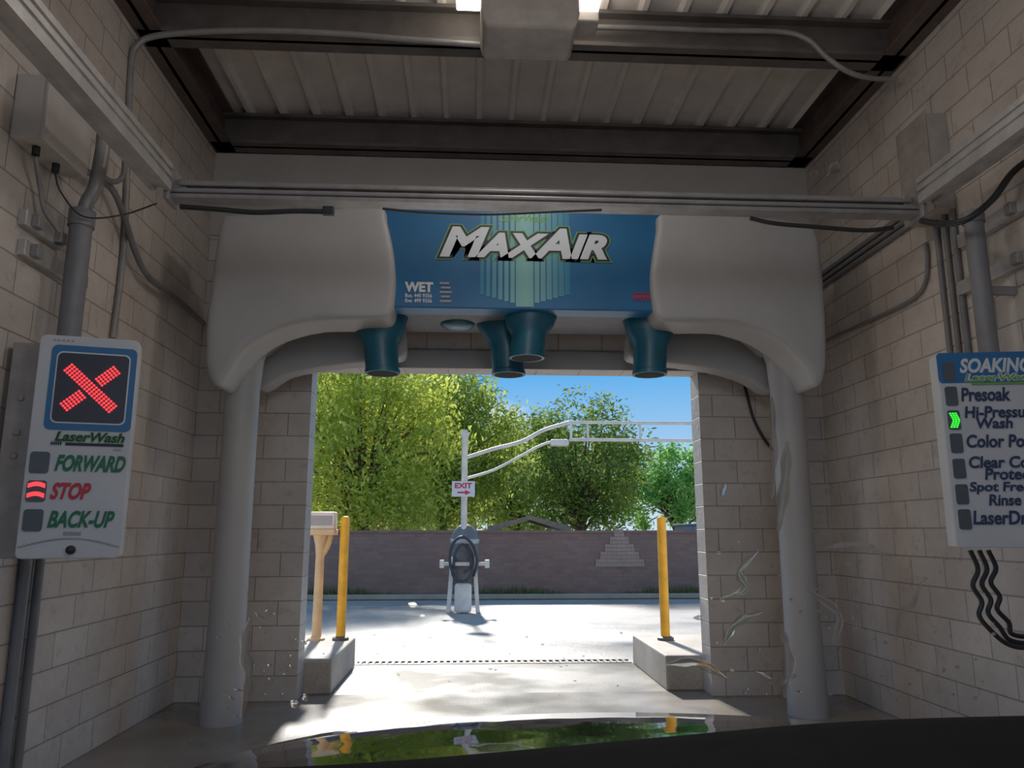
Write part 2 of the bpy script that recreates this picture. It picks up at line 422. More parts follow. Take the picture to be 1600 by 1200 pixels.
for s_ in (-1, 1):
    ax = Vector((ax_/L_, s_*az_/L_)); nx = Vector((-ax.y, ax.x))
    for i in range(19):
        for j in range(4):
            a_ = -L_+2*L_*i/18
            if s_ == 1 and abs(a_) < .034: continue
            p = ax*a_+nx*((j-1.5)*.0145)
            leds.add([(cx+p.x+.0062*math.cos(2*PI*k/8), -.0135, cz+p.y+.0062*math.sin(2*PI*k/8)) for k in range(8)]+[(cx+p.x, -.0165, cz+p.y)],
                     [(k, (k+1) % 8, 8) for k in range(8)])
leds.build('led_cross', 'ledred', scr)
def stext(root, mname, lines, W, H, name='lettering'):
    for body, u0, u1, v0, v1, off, sh in lines:
        mb = MB(); put_text(mb, body, U(u0, W), U(u1, W), V(v1, H), V(v0, H), -.006, off, sh); mb.build(name, mname, root)
stext(sg, 'green', [('FORWARD', .28, .97, .545, .62, .04, .3), ('BACK-UP', .27, .91, .792, .867, .034, .3)], W, H)
stext(sg, 'red', [('STOP', .265, .655, .669, .744, .04, .3)], W, H)
stext(sg, 'lime', [('LaserWash', .25, .94, .44, .487, .06, .25)], W, H, 'logo_outline')
mb = MB(); put_text(mb, 'LaserWash', U(.255), U(.935), V(.485), V(.443), -.008, .015, .25)
for k in range(5): mb.box(U(.22+k*.022), U(.232+k*.022), -.008, 0, V(.502), V(.489))
mb.box(U(.36), U(.93), -.006, 0, V(.503), V(.491)); mb.build('logo', 'blackink', sg)
mb = MB(); mb.box(U(.83), U(.91), -.003, 0, V(.522), V(.514)); mb.build('small_print', 'greyink', sg)
mb = MB(); mb.box(U(.43), U(.6), -.003, 0, V(.90), V(.884)); mb.build('small_print', 'greyink', sg)
mb = MB()
for k in range(5): mb.box(U(.13+k*.045), U(.155+k*.045), -.003, 0, V(.028), V(.02))
mb.build('small_print', 'greyink', sg)
mb = MB()
for k in range(24):
    u0 = .02+.96*k/24; mb.box(U(u0), U(u0+.04), -.003, 0, V(.952-.035*math.sin(PI*k/23)), V(.945-.035*math.sin(PI*k/23)))
mb.build('arc_line', 'greyink', sg)
for k, (v0, v1) in enumerate(((.535, .63), (.662, .755), (.787, .882))):
    mb = MB(); slab(mb, rrect(U(.04), U(.225), V(v1), V(v0), .015), -.006, .002); io = mb.build('indicator', 'ind', sg)
    if k == 1:
        for zc in (V(.687), V(.73)):
            lb = MB()
            for q in range(9):
                for w_ in range(2):
                    x_ = U(.06+.145*q/8); z_ = zc+.012*math.cos((q-4)/4*1.3)-.006+w_*.011
                    lb.box(x_-.0038, x_+.0038, -.009, -.006, z_-.0045, z_+.0045)
            lb.build('led_bar', 'ledred', io)
MB().rings([[(U(.52)+r*math.cos(2*PI*k/16), y, V(.962)+r*math.sin(2*PI*k/16)) for k in range(16)] for r, y in ((.022, 0), (.022, -.015), (.012, -.02))]).build('lock_knob', 'black', sg, smooth=40)
bp = MB(); bp.box(-.38, -.05, .101, .24, .0, H-.03)
for zz in (.5, .62, .8): bp.box(-.33, -.30, .09, .101, zz, zz+.03)
bp.build('rear_box', 'board', sg, bevel=.006)

# ------------------------------------------------------------------ right menu sign
W2, H2 = .56, 1.05
th2 = math.radians(-9)
cen = Vector((2.565, 4.0, 1.315))+Vector((math.cos(th2), math.sin(th2), 0))*W2/2
ms = thing('menu_sign', 'white wash menu sign headed SOAKING with one green arrow lit', 'sign', cen, th2, local=True)
mb = MB(); slab(mb, rrect(-W2/2, W2/2, 0, H2, .02), 0, .1); mb.build('cabinet', 'white', ms, bevel=.006)
mb = MB(); slab(mb, rrect(-W2/2, W2/2, V(.16, H2), H2, .02), -.004, .002); mb.build('header_panel', 'signblue', ms)
stext(ms, 'whiteink', [('SOAKING', .2, .87, .032, .11, .04, .25)], W2, H2)
stext(ms, 'whiteink', [('LaserWash', .23, .88, .113, .158, .1, .25)], W2, H2, 'logo_outline')
mb = MB(); put_text(mb, 'LaserWash', U(.235, W2), U(.875, W2), V(.156, H2), V(.116, H2), -.008, .02, .25); mb.box(U(.3, W2), U(.9, W2), -.008, 0, V(.172, H2), V(.163, H2)); mb.build('logo', 'lime', ms)
stext(ms, 'navy', [('Presoak', .185, .64, .187, .26, .028, .15), ('Hi-Pressure', .2, .88, .285, .347, .028, .15), ('Wash', .30, .63, .346, .402, .028, .15),
    ('Color Polish', .19, .90, .432, .5, .028, .15), ('Clear Coat', .19, .85, .543, .604, .028, .15), ('Protectant', .32, .96, .604, .664, .028, .15),
    ('Spot Free', .17, .72, .673, .736, .028, .15), ('Rinse', .33, .62, .736, .793, .028, .15), ('LaserDrier', .17, .82, .817, .887, .028, .15)], W2, H2)
for k, v0 in enumerate((.05, .18, .305, .425, .555, .685, .81)):
    mb = MB(); slab(mb, rrect(U(.045, W2), U(.155, W2), V(v0+.1, H2), V(v0, H2), .012), -.007, .002); io = mb.build('indicator', 'ind', ms)
    if k == 2:
        lb = MB()
        for i in range(8):
            for j in range(3):
                x_ = U(.066, W2)+j*.014+.016*(1-abs(i-3.5)/3.5); z_ = V(v0+.087, H2)+i*.0105
                lb.box(x_-.0045, x_+.0045, -.010, -.006, z_-.004, z_+.004)
        lb.build('led_arrow', 'ledgreen', io)

# ------------------------------------------------------------------ overhead rails
YC = 4.6
ra, rb = P(268, 300, Y=YC), P(1432, 318, Y=YC)
zr = (ra.z+rb.z)/2
def rail(x, label, s, dz):
    z = zr+dz
    o = thing('overhead_rail', label, 'rail', (x, 1, z), group='aluminium overhead rails')
    pr = [(-.075,-.09),(-.03,-.09),(-.03,-.07),(.03,-.07),(.03,-.09),(.075,-.09),(.075,-.03),(.06,-.03),(.06,0),(.075,0),(.075,.035),(.06,.035),(.06,.06),(.075,.06),(.075,.1),(-.075,.1),(-.075,.06),(-.06,.06),(-.06,.035),(-.075,.035),(-.075,0),(-.06,0),(-.06,-.03),(-.075,-.03)]
    MB().rings([[(x+a*.85, y, z+b*.9) for a, b in pr] for y in (-4.5, YC-.09)]).build('channel', 'alu', o)
    wx = WL if s < 0 else WR
    for y in (-3, -.2, 2.2):
        b = MB(); b.box(min(x, wx), max(x, wx), y, y+.05, z+.09, z+.14); b.box(wx if s < 0 else wx-.02, wx+.02 if s < 0 else wx, y-.02, y+.07, z-.1, z+.25)
        b.build('wall_bracket', 'aludark', o)
    return o
rail(ra.x-.03, 'aluminium rail along the left wall above the X sign', -1, .03)
rail(rb.x+.02, 'aluminium rail along the right wall above the menu sign', 1, .06)
xb = thing('cross_rail', 'aluminium cross rail spanning the bay in front of the dryer', 'rail', ((ra.x+rb.x)/2, YC, zr))
pr = [(0,.06),(0,.035),(.02,.035),(.02,.01),(0,.01),(0,-.05),(-.05,-.05),(-.05,-.075),(.06,-.075),(.06,.06)]
MB().rings([[(x, YC+a, zr+b) for a, b in pr] for x in (ra.x, rb.x)]).build('channel', 'aludark', xb)
MB().tube([(ra.x, YC-.035, zr-.025), (rb.x, YC-.035, zr-.025)], .016, 10).build('air_pipe', 'conduit', xb, smooth=60)
MB().tube([(ra.x+.05, YC-.02, zr+.025), (rb.x-.05, YC-.02, zr+.025)], .012, 10).build('air_pipe', 'conduit', xb, smooth=60)
for x, s in ((ra.x, 1), (rb.x, -1)):
    b = MB(); b.box(x-.015, x+.015, YC-.088, YC+.09, zr-.1, zr+.13); b.box(min(x, x+s*.09), max(x, x+s*.09), YC-.012, YC+.01, zr-.03, zr+.06)
    e = b.build('end_bracket', 'conduit', xb, bevel=.004)
    for dz in (0, .04): MB().tube([(x+s*.055, YC-.03, zr+dz), (x+s*.055, YC-.01, zr+dz)], .011, 6).build('bolt', 'aludark', e)

def cable(name, pts, r, m, label, cat, n=8, group=None, samp=8):
    o = MB().tube(smooth_path(pts, samp), r, n).build(name, m, smooth=60)
    return tag(o, label, cat, group)
hz = thing('air_hose', 'black hose with end fitting slung under left end of cross rail', 'hose', P(400, 332, Y=4.5))
MB().tube(smooth_path([P(x, y, Y=4.53) for x, y in ((282,323),(340,327),(400,332),(460,330),(508,331))]), .017, 8).build('tube', 'black', hz, smooth=60)
q = P(512, 331, Y=4.53); MB().box(q.x-.03, q.x+.04, q.y-.025, q.y+.012, q.z-.025, q.z+.03).build('end_fitting', 'black', hz, bevel=.006)
cable('cable', [P(x, y, Y=4.53) for x, y in ((598,326),(660,332),(760,335),(860,331),(940,328))], .009, 'black', 'thin black cable sagging below the middle of the cross rail', 'cable')
cable('cable', [P(x, y, Y=4.52) for x, y in ((1172,341),(1210,349),(1280,355),(1350,360),(1395,356))], .015, 'black', 'black hose looping under right end of the cross rail', 'hose')
cable('cable', [P(1440, 345, Y=4.48), P(1470, 350, Y=4.3), P(1510, 343, Y=4.1), P(1550, 312, Y=4.06), P(1580, 272, Y=4.04), P(1606, 250, Y=4.04)], .02, 'black', 'thick black cable rising from cross rail to right edge', 'cable')

# ------------------------------------------------------------------ left wall fittings
jb = thing('junction_box', 'grey wall junction box high on left wall', 'electrical box', (WL+.08, 4.08, 3.44))
MB().box(WL, WL+.165, 3.85, 4.3, 3.43, 3.8).build('body', 'boxgrey', jb, bevel=.012)
MB().box(WL+.165, WL+.185, 3.84, 4.31, 3.42, 3.81).build('lid', 'boxgrey', jb, bevel=.006)
for y in (3.95, 4.15): MB().lathe((WL+.09, y), [(.02, 3.38), (.02, 3.44)], 12).build('cable_gland', 'black', jb)
XW = WL+.021
cable('cable', [(WL+.09, 3.95, 3.375), P(62, 290, X=WL+.06), P(70, 330, X=WL+.065), P(92, 362, X=WL+.1)], .013, 'conduit', 'grey cable dropping from junction box to wall struts', 'cable')
cable('cable', [(WL+.09, 4.15, 3.375), P(95, 300, X=WL+.12), P(130, 338, X=WL+.2), P(190, 336, X=WL+.35), P(245, 318, X=ra.x-.15)], .005, 'black', 'thin black wire from junction box to the left rail end', 'wire')
cable('conduit', [P(176, 528, X=XW), P(190, 420, X=XW), P(197, 320, X=XW), P(201, 180, X=XW), P(205, 100, X=XW), P(214, 72, X=XW+.03), P(250, 55, Y=5.03), P(380, 48, Y=5.03), P(520, 52, Y=5.03), P(640, 62, Y=5.03), P(752, 70, Y=5.03)], .022, 'conduit', 'grey conduit climbing left wall and turning along roof beam to the lamp', 'conduit')
X2 = WL+.067
cable('conduit', [P(115, 262, X=X2), P(150, 275, X=X2), P(178, 300, X=X2), P(196, 345, X=X2), P(212, 395, X=X2), P(232, 432, X=X2), P(270, 462, X=X2), P(318, 505, X=X2)], .022, 'pvc', 'grey conduit sloping down left wall towards the back corner', 'conduit')
X3 = WL+.112
cable('conduit', [P(195, 245, X=X3), P(192, 275, X=X3), P(176, 284, X=X3), P(150, 268, X=X3)], .018, 'pvc', 'short curved grey conduit below the left rail', 'conduit')
pp = thing('sign_pole', 'grey pipe pole rising above the X sign', 'pole', (-2.1, 4.36, 2.35))
YPP = 4.38
a, b = P(108, 520, Y=YPP), P(118, 335, Y=YPP)
MB().tube([Vector((a.x, YPP, 2.2)), Vector((a.x, YPP, b.z))], .062, 18).build('lower_pipe', 'pvc', pp, smooth=60)
MB().tube(smooth_path([(a.x, YPP, b.z-.02), (a.x+.02, YPP, b.z+.08), (a.x+.06, YPP, b.z+.2), (a.x+.07, YPP, b.z+.55), (a.x-.02, YPP, b.z+.66), (WL+.02, YPP, b.z+.68)]), .04, 14).build('upper_pipe', 'conduit', pp, smooth=60)
MB().tube([(a.x, YPP, b.z-.08), (a.x, YPP, b.z+.02)], .072, 18).build('coupling', 'pvc', pp, smooth=60)
for k, (pts, lab) in enumerate(((((40,338),(100,370)), 'short strut bracket on left wall, the upper of two under the junction box'), (((38,385),(134,432)), 'longer strut bracket on left wall, the lower of two under the junction box'))):
    o = thing('strut_bracket', lab, 'bracket', P(*pts[0], X=WL+.04), group='left wall strut brackets')
    a, b = P(*pts[0], X=WL+.04), P(*pts[1], X=WL+.04); b.z = a.z
    MB().box(WL, WL+.045, a.y, b.y, a.z-.045, a.z+.045).build('channel', 'alu', o, bevel=.004)
    for y in (a.y+.08, b.y-.08): MB().box(WL+.045, WL+.085, y-.03, y+.03, a.z-.035, a.z+.035).build('clamp', 'aludark', o, bevel=.004)
fc = thing('floor_conduits', 'pair of grey conduits running from X sign down to the floor', 'conduit', (WL+.05, 4.35, 0))
for y, r in ((4.42, .03), (4.56, .024)):
    MB().tube([(WL+.032, y, 0), (WL+.032, y, 1.6)], r, 12).build('pipe', 'pvc', fc, smooth=60)
# ------------------------------------------------------------------ right wall fittings
XR = WR-.021
rp = thing('sign_pole', 'grey pipe pole rising above the menu sign', 'pole', (2.9, 4.28, 2.3))
a, b = P(1545, 548, Y=4.28), P(1528, 335, Y=4.28)
MB().tube([(a.x, 4.28, 2.2), (a.x, 4.28, b.z)], .055, 18).build('pipe', 'pvc', rp, smooth=60)
MB().tube([(a.x, 4.28, b.z-.06), (a.x, 4.28, b.z+.01)], .064, 18).build('cap', 'pvc', rp, smooth=60)
MB().box(a.x, WR, 4.26, 4.3, 2.8, 2.85).build('wall_arm', 'aludark', rp)
for k, px in enumerate((1462, 1476, 1490)):
    a = P(px, 350, X=XR); cable('conduit', [(XR, a.y, 3.55), (XR, a.y, 3.0), (XR, a.y, 2.0), (XR, a.y, 1.5)], .018+.003*(k == 2), 'pvc', ['upright grey conduit beside right pole, farthest of three', 'upright grey conduit beside right pole, middle of three', 'upright grey conduit beside right pole, nearest and thickest of three'][k], 'conduit', group='upright conduits on right wall')
for k, (z_, lab) in enumerate(((0, 'lowest of three grey pipes along right wall above the dryer shoulder'), (.055, 'middle of three grey pipes along right wall above the dryer shoulder'), (.11, 'topmost of three grey pipes along right wall above the dryer shoulder'))):
    a = P(1292, 442, X=XR); cable('conduit', [(XR, YB-.02, a.z+z_), (XR, 6, a.z+z_), (XR, 5.12, a.z+z_)], .022, 'pvc', lab, 'pipe', group='pipes along right wall')
cable('conduit', [P(1290, 533, X=XR), P(1360, 500, X=XR), P(1425, 468, X=XR), P(1446, 440, X=XR), P(1449, 400, X=XR), P(1446, 380, X=XR)], .014, 'pvc', 'thin conduit bending up right wall beside the dryer', 'conduit')
for k, (p0, lab) in enumerate((((1502,378), 'upper strut bracket on right wall behind the grey pole'), ((1502,452), 'lower strut bracket on right wall behind the grey pole'))):
    a = P(*p0, X=XR); o = thing('strut_bracket', lab, 'bracket', (XR, a.y, a.z), group='right wall strut brackets')
    MB().box(WR-.05, WR, 3.9, a.y, a.z-.045, a.z+.045).build('channel', 'alu', o, bevel=.004)
    for y in (4.15, 4.5): MB().box(WR-.085, WR-.05, y-.03, y+.03, a.z-.035, a.z+.035).build('clamp', 'aludark', o, bevel=.004)
tr = thing('wire_trough', 'upright grey box trough on right wall above cross rail end', 'electrical box', (WR-.09, 4.8, 3.6))
tz = P(1432, 184, X=WR-.16).z
MB().box(WR-.15, WR, 4.72, 5.06, 3.55, tz-.01).build('body', 'lamphouse', tr, bevel=.006)
MB().box(WR-.165, WR-.15, 4.71, 5.07, 3.54, tz).build('cover', 'board', tr, bevel=.004)
cable('cable', [P(x, y, Y=YB-.014) for x, y in ((1160,585),(1168,620),(1180,660),(1205,700),(1240,722))], .014, 'black', 'black cable hanging on the back wall beside right dryer post', 'cable')
for k, (dx, dy, lab) in enumerate(((0, 0, 'outermost dark hose of three hanging in wavy curves beneath the menu sign'), (14, -4, 'middle dark hose of three hanging in wavy curves beneath the menu sign'), (28, -10, 'innermost dark hose of three hanging in wavy curves beneath the menu sign'))):
    cable('hose', [P(x+dx*(1 if i < 6 else .3), y+dy*(i/4), Y=4.15+.035*k) for i, (x, y) in enumerate(((1516,860),(1528,890),(1520,915),(1534,940),(1530,962),(1548,985),(1572,1005),(1600,1012),(1640,1006),(1690,985)))], .013, 'black', lab, 'hose', 10, group='hoses beneath the menu sign', samp=6)

# ------------------------------------------------------------------ lamp on the beam
lf = thing('ceiling_lamp', 'boxy grey ceiling lamp with bright side lenses under roof beam', 'lamp', (P(822, 60, Y=4.75).x, 4.78, 4.78))
a, b = P(750, 60, Y=4.95), P(896, 60, Y=4.95); zl = P(820, 90, Y=5.0).z
MB().rings([[(x, y, z) for x, y in ((a.x+i, 4.62+i), (b.x-i, 4.62+i), (b.x-i, 5.04), (a.x+i, 5.04))] for i, z in ((.04, zl), (.015, zl+.03), (0, zl+.1), (0, 5.2))]).build('housing', 'lamphouse', lf, bevel=.015)
for x0, x1 in ((a.x-.17, a.x), (b.x, b.x+.17)):
    MB().box(x0, x1, 4.62, 4.9, 5.05, 5.12).build('lens', 'lens', lf, bevel=.01)
MB().box(b.x, b.x+.16, 4.78, 4.95, 4.92, 5.0).build('conduit_body', 'lamphouse', lf, bevel=.01)
cable('conduit', [P(x, y, Y=5.03) for x, y in ((900,42),(1000,44),(1120,48),(1220,50))]+[P(1262, 62, Y=5.0), P(1290, 88, Y=5.0), P(1325, 112, Y=5.0), P(1360, 122, Y=5.02), P(1400, 124, Y=5.05)], .02, 'conduit', 'grey conduit running right from lamp then bending down to wall', 'conduit')

# ------------------------------------------------------------------ exit: curbs, bollards, grate
def curb(x0, x1, lab):
    o = MB(); o.rings([[(x0, y0, z), (x1, y0, z), (x1, y1, z), (x0, y1, z)] for y0, y1, z in ((7.16, 8.62, 0), (7.16, 8.6, .27), (7.18, 8.57, .3))])
    return tag(o.build('curb', 'curb', bevel=.015), lab, 'curb', 'exit curbs')
curb(-1.95, -1.19, 'raised concrete curb left of the exit under the tan stand')
curb(1.78, 2.6, 'raised concrete curb right of the exit under a lone yellow bollard')
def bollard(px, lab):
    a = P(px, 1000, Z=.3); t_ = P(px, 808, Y=a.y)
    o = thing('bollard', lab, 'bollard', (a.x, a.y, .3), group='yellow bollards at the exit')
    MB().lathe((a.x, a.y), [(.048, .3), (.048, t_.z-.02), (.04, t_.z), (.02, t_.z+.008)], 16).build('pipe', 'yellow', o, smooth=50)
    MB().lathe((a.x, a.y), [(.085, .3), (.085, .325), (.06, .34)], 16).build('base_collar', 'grate', o, smooth=50)
bollard(532, 'yellow pipe bollard on left curb beside the tan stand')
bollard(1040, 'yellow pipe bollard standing alone on right curb')
a = P(494, 1000, Z=.3)
ks = thing('control_stand', 'tan post stand with white box head on the left curb', 'stand', (a.x, a.y, .3))
MB().lathe((a.x, a.y), [(.09, .3), (.09, .32), (.05, .34), (.045, 1.15), (.055, 1.25), (.08, 1.36)], 16).build('post', 'tan', ks, smooth=50)
MB().tube(smooth_path([(a.x, a.y, 1.12), (a.x+.07, a.y, 1.24), (a.x+.1, a.y, 1.36)]), .03, 10).build('arm', 'tan', ks, smooth=50)
MB().box(a.x-.12, a.x+.15, a.y-.1, a.y+.1, 1.42, 1.6).build('head_box', 'wpaint', ks, bevel=.012)
MB().box(a.x-.13, a.x+.16, a.y-.12, a.y+.12, 1.36, 1.42).build('tray', 'tan', ks, bevel=.01)
MB().box(a.x-.1, a.x+.13, a.y-.105, a.y-.1, 1.46, 1.56).build('face_plate', 'greyink', ks)
gr = thing('drain_grate', 'long dark drain grate across the exit apron edge', 'grate', (.3, 8.75, -.01))
g = MB(); g.box(-1.2, 1.78, 8.66, 8.68, -.01, .006); g.box(-1.2, 1.78, 8.86, 8.88, -.01, .006); g.build('frame', 'grate', gr)
g = MB(); x = -1.17
while x < 1.75: g.box(x, x+.03, 8.68, 8.86, -.01, .004); x += .07
g.build('bars', 'grate', gr)

# ------------------------------------------------------------------ vacuum station
YV = 14.2
vx = P(724, 900, Y=YV).x
vs = thing('vacuum_station', 'white car vacuum post with dark grey tank and overhead boom', 'vacuum', (vx, YV, 0))
zt = P(724, 676, Y=YV).z
MB().lathe((vx, YV), [(.06, 0), (.055, zt-.1), (.075, zt-.08), (.075, zt), (.04, zt+.05)], 14).build('pole', 'wpaint', vs, smooth=50)
MB().lathe((vx+.02, YV+.12), [(.21, .42), (.25, .5), (.25, 1.2), (.23, 1.35), (.15, 1.48), (.05, 1.53)], 24).build('tank', 'vac', vs, smooth=50)
MB().lathe((vx+.02, YV+.12), [(.255, 1.18), (.265, 1.2), (.265, 1.24), (.255, 1.26)], 24).build('clamp_ring', 'alu', vs, smooth=50)
for sx, sy in ((-1,-1),(1,-1),(1,1),(-1,1)):
    MB().rings([[(vx+sx*w+dx, YV+.1+sy*w+dy, z) for dx, dy in ((-.035,-.035),(.035,-.035),(.035,.035),(-.035,.035))] for w, z in ((.26, 0), (.22, .6), (.2, .95))]).build('leg', 'wpaint', vs)
MB().box(vx-.15, vx+.15, YV-.3, YV-.12, 0, .5).build('base_box', 'wpaint', vs, bevel=.05)
MB().bar((vx-.42, YV-.2, .83), (vx+.45, YV-.2, .83), .06, .06).build('cross_arm', 'wpaint', vs)
for sx in (-.38, .42): MB().box(vx+sx-.04, vx+sx+.04, YV-.26, YV-.14, .76, .9).build('nozzle_holder', 'wpaint', vs, bevel=.01)
MB().tube(smooth_path([(vx-.16, YV-.3, .6), (vx-.24, YV-.31, .9), (vx-.19, YV-.32, 1.18), (vx-.02, YV-.33, 1.3), (vx+.16, YV-.32, 1.16), (vx+.24, YV-.31, .88), (vx+.18, YV-.3, .62)]), .026, 8).build('hose', 'dgrey', vs, smooth=60)
MB().tube(smooth_path([(vx-.2, YV-.26, .8), (vx-.17, YV-.35, .62), (vx, YV-.36, .54), (vx+.14, YV-.35, .66), (vx+.17, YV-.3, .95), (vx+.06, YV-.33, 1.18)]), .024, 8).build('hose', 'dgrey', vs, smooth=60)
MB().tube(smooth_path([(vx-.17, YV-.29, .75), (vx-.15, YV-.33, 1.0), (vx-.03, YV-.34, 1.17), (vx+.1, YV-.33, 1.05), (vx+.13, YV-.32, .8), (vx, YV-.34, .68)]), .024, 8).build('hose', 'dgrey', vs, smooth=60)
bmz = lambda px, py: P(px, py, Y=YV)
MB().tube(smooth_path([bmz(726,716), bmz(770,702), bmz(815,690), bmz(850,672), bmz(890,660)]), .035, 10).build('boom_arm', 'wpaint', vs, smooth=50)
MB().tube(smooth_path([bmz(727,748), bmz(770,735), bmz(815,712), bmz(850,694), bmz(885,688)]), .025, 10).build('boom_arm', 'wpaint', vs, smooth=50)
a, b = bmz(890, 660), bmz(890, 687); xe = 6.2
g = MB(); g.tube([a, (xe, YV, a.z)], .03, 10); g.build('top_rail', 'wpaint', vs, smooth=50)
g = MB(); g.tube([b, (xe, YV, a.z-.33)], .03, 10); g.build('bottom_rail', 'wpaint', vs, smooth=50)
for px in (892, 918, 1000, 1082): 
    q = bmz(px, 660); MB().tube([(q.x, YV, a.z), (q.x, YV, a.z-.33)], .022, 8).build('strut', 'wpaint', vs, smooth=50)
MB().lathe((xe, YV), [(.06, 0), (.055, a.z+.05)], 14).build('end_post', 'wpaint', vs, smooth=50)
q = bmz(874, 692); MB().box(q.x-.17, q.x+.17, YV-.1, YV+.1, q.z-.06, q.z+.06).build('boom_lamp', 'wpaint', vs, bevel=.03)
a, b = P(706, 776, Y=YV-.08), P(742, 752, Y=YV-.08)
ex = thing('exit_sign', 'small white EXIT sign with red arrow on the vacuum post', 'sign', ((a.x+b.x)/2, YV-.08, a.z))
MB().box(a.x, b.x, YV-.085, YV-.062, a.z, b.z).build('plate', 'whiteink', ex)
mb = MB(); put_text(mb, 'EXIT', a.x+.05, b.x-.05, a.z+.15, b.z-.03, YV-.088, .04); mb.build('lettering', 'red', ex)
mb = MB(); zz = a.z+.075; slab(mb, [(a.x+.1, zz-.015), (a.x+.24, zz-.015), (a.x+.24, zz-.045), (a.x+.34, zz), (a.x+.24, zz+.045), (a.x+.24, zz+.015), (a.x+.1, zz+.015)], YV-.089, YV-.085); mb.build('arrow', 'red', ex)

# ------------------------------------------------------------------ boundary wall, grass, street curb
YW = 17.4
bw = thing('boundary_wall', 'long brown brick wall with stepped pale brick motif', 'wall', (2, YW, 0))
MB().box(-14, 18, YW, YW+.2, 0, 1.36).build('wall_body', 'brick', bw)
MB().box(-14, 18, YW-.03, YW+.23, 1.36, 1.42).build('coping', 'brick', bw)
mo = MB(); q = P(968, 875, Y=YW)
for k in range(5):
    hw = .55-.11*k; z = .62+k*.165
    for i in range(2):
        mo.box(q.x-hw+i*.01, q.x+hw-i*.01, YW-.035, YW+.01, z+i*.0825+.004, z+(i+1)*.0825)
mo.build('stepped_motif', 'pink_brick', bw)
tag(MB().box(-14, 18, 16.6, 16.75, 0, .1).build('curb', 'curb2', bevel=.02), 'long low street curb in front of the brick wall', 'curb')
g = MB()
for i in range(5000):
    x = random.uniform(-8, 12); y = random.uniform(16.8, 17.35); h = random.uniform(.06, .3)*(.6+.4*math.sin(x*1.7)); a_ = random.uniform(0, PI); dx, dy = .02*math.cos(a_), .02*math.sin(a_)
    g.add([(x-dx, y-dy, 0), (x+dx, y+dy, 0), (x+random.uniform(-.05,.05), y+random.uniform(-.05,.05), h)], [(0,1,2)])
tag(g.build('grass_strip', 'grass'), 'strip of rough grass along the foot of the brick wall', 'grass', kind='stuff')

# ------------------------------------------------------------------ trees
def tree(label, x, y, crown, ncl, nlf, ls, m, tr=.14, seed=0, group='trees behind the brick wall'):
    random.seed(seed)
    cx, cy, cz, rx, ry, rz = crown
    o = thing('tree', label, 'tree', (x, y, 0), group=group)
    tk = MB(); zt = cz-rz*.35
    tk.tube(smooth_path([(x, y, 0), (x+.1, y, zt*.4), (x-.05, y, zt*.8), (cx, cy, cz)]), lambda t: tr*(1-.7*t), 9)
    lv = MB(); vs_, fs_ = [], []
    for i in range(ncl):
        while True:
            p = Vector((random.uniform(-1,1), random.uniform(-1,1), random.uniform(-1,1)))
            if .25 < p.length < 1: break
        c_ = Vector((cx+p.x*rx, cy+p.y*ry, cz+p.z*rz)); rad = random.uniform(.3, .55)*min(rx, rz)*.5
        if i % 2 == 0:
            s_ = Vector((x, y, max(.5, zt*random.uniform(.5, .95))))
            tk.tube(smooth_path([s_, s_.lerp(c_, .5)+Vector((0,0,.2)), c_]), lambda t: .045*(1-.75*t), 5)
        for k in range(nlf):
            q = Vector((random.gauss(0,.58), random.gauss(0,.58), random.gauss(0,.58)))*rad+c_
            d1 = Vector((random.gauss(0,1), random.gauss(0,1), random.gauss(0,1))).normalized(); d2 = d1.orthogonal().normalized()
            s = ls*random.uniform(.6, 1.3); n_ = len(vs_)
            vs_ += [q-d1*s, q+d2*s*.45, q+d1*s, q-d2*s*.45]; fs_.append((n_, n_+1, n_+2, n_+3))
    lv.add(vs_, fs_)
    tk.build('trunk', 'bark', o, smooth=60); lv.build('foliage', m, o)
def cr_(px, pyc, Y, wpx, hpx, dy=1.5):
    c = P(px, pyc, Y=Y); k = Y/F; return (c.x, Y, c.z, wpx/2*k, dy, hpx/2*k)
c = cr_(570, 695, 20.5, 300, 320); tree('tall bushy yellow-green tree at left behind the brick wall', c[0], 20.5, c, 180, 120, .085, 'leafA', .2, seed=1)
c = cr_(690, 695, 25.5, 240, 260); tree('yellow-green tree behind the vacuum post', c[0], 26, c, 170, 120, .1, 'leafB', .18, seed=2)
c = cr_(905, 730, 22, 205, 225); tree('olive round tree right of the vacuum boom', c[0], 22, c, 115, 110, .08, 'leafC', .14, seed=3)
c = cr_(1055, 766, 28, 190, 130); tree('low fresh green tree by the right exit jamb', c[0], 28, c, 80, 120, .11, 'leafD', .16, seed=4)
c = cr_(810, 750, 31.5, 260, 190, 2); tree('distant green tree seen between the two bigger ones', c[0], 31.5, c, 140, 110, .12, 'leafB', .2, seed=5)
c = cr_(500, 700, 33, 300, 260); tree('tree mostly hidden behind the left exit jamb', c[0], 33, c, 110, 110, .12, 'leafA', .2, seed=6)
c = cr_(1190, 740, 22, 160, 190); tree('tree mostly hidden behind the right exit jamb', c[0], 22, c, 60, 100, .12, 'leafD', .2, seed=8)
random.seed(11)
def house(label, x0, x1, y, ze, zr_, wm, rm, dep=6):
    o = thing('house', label, 'house', ((x0+x1)/2, y+3, 0), group='houses behind the brick wall')
    MB().box(x0, x1, y, y+dep, 0, ze).build('walls', wm, o)
    g = MB(); slab(g, [(x0-.4, ze-.05), ((x0+x1)/2, zr_), (x1+.4, ze-.05), (x1+.4, ze+.1), ((x0+x1)/2, zr_+.1), (x0-.4, ze+.1)], y-.3, y+dep+.3); g.build('roof', rm, o)
house('tan house with brown roof low behind the left trees', P(560, 800, Y=37).x, P(745, 800, Y=37).x, 37, 2.3, 3.2, 'housewall', 'roof')
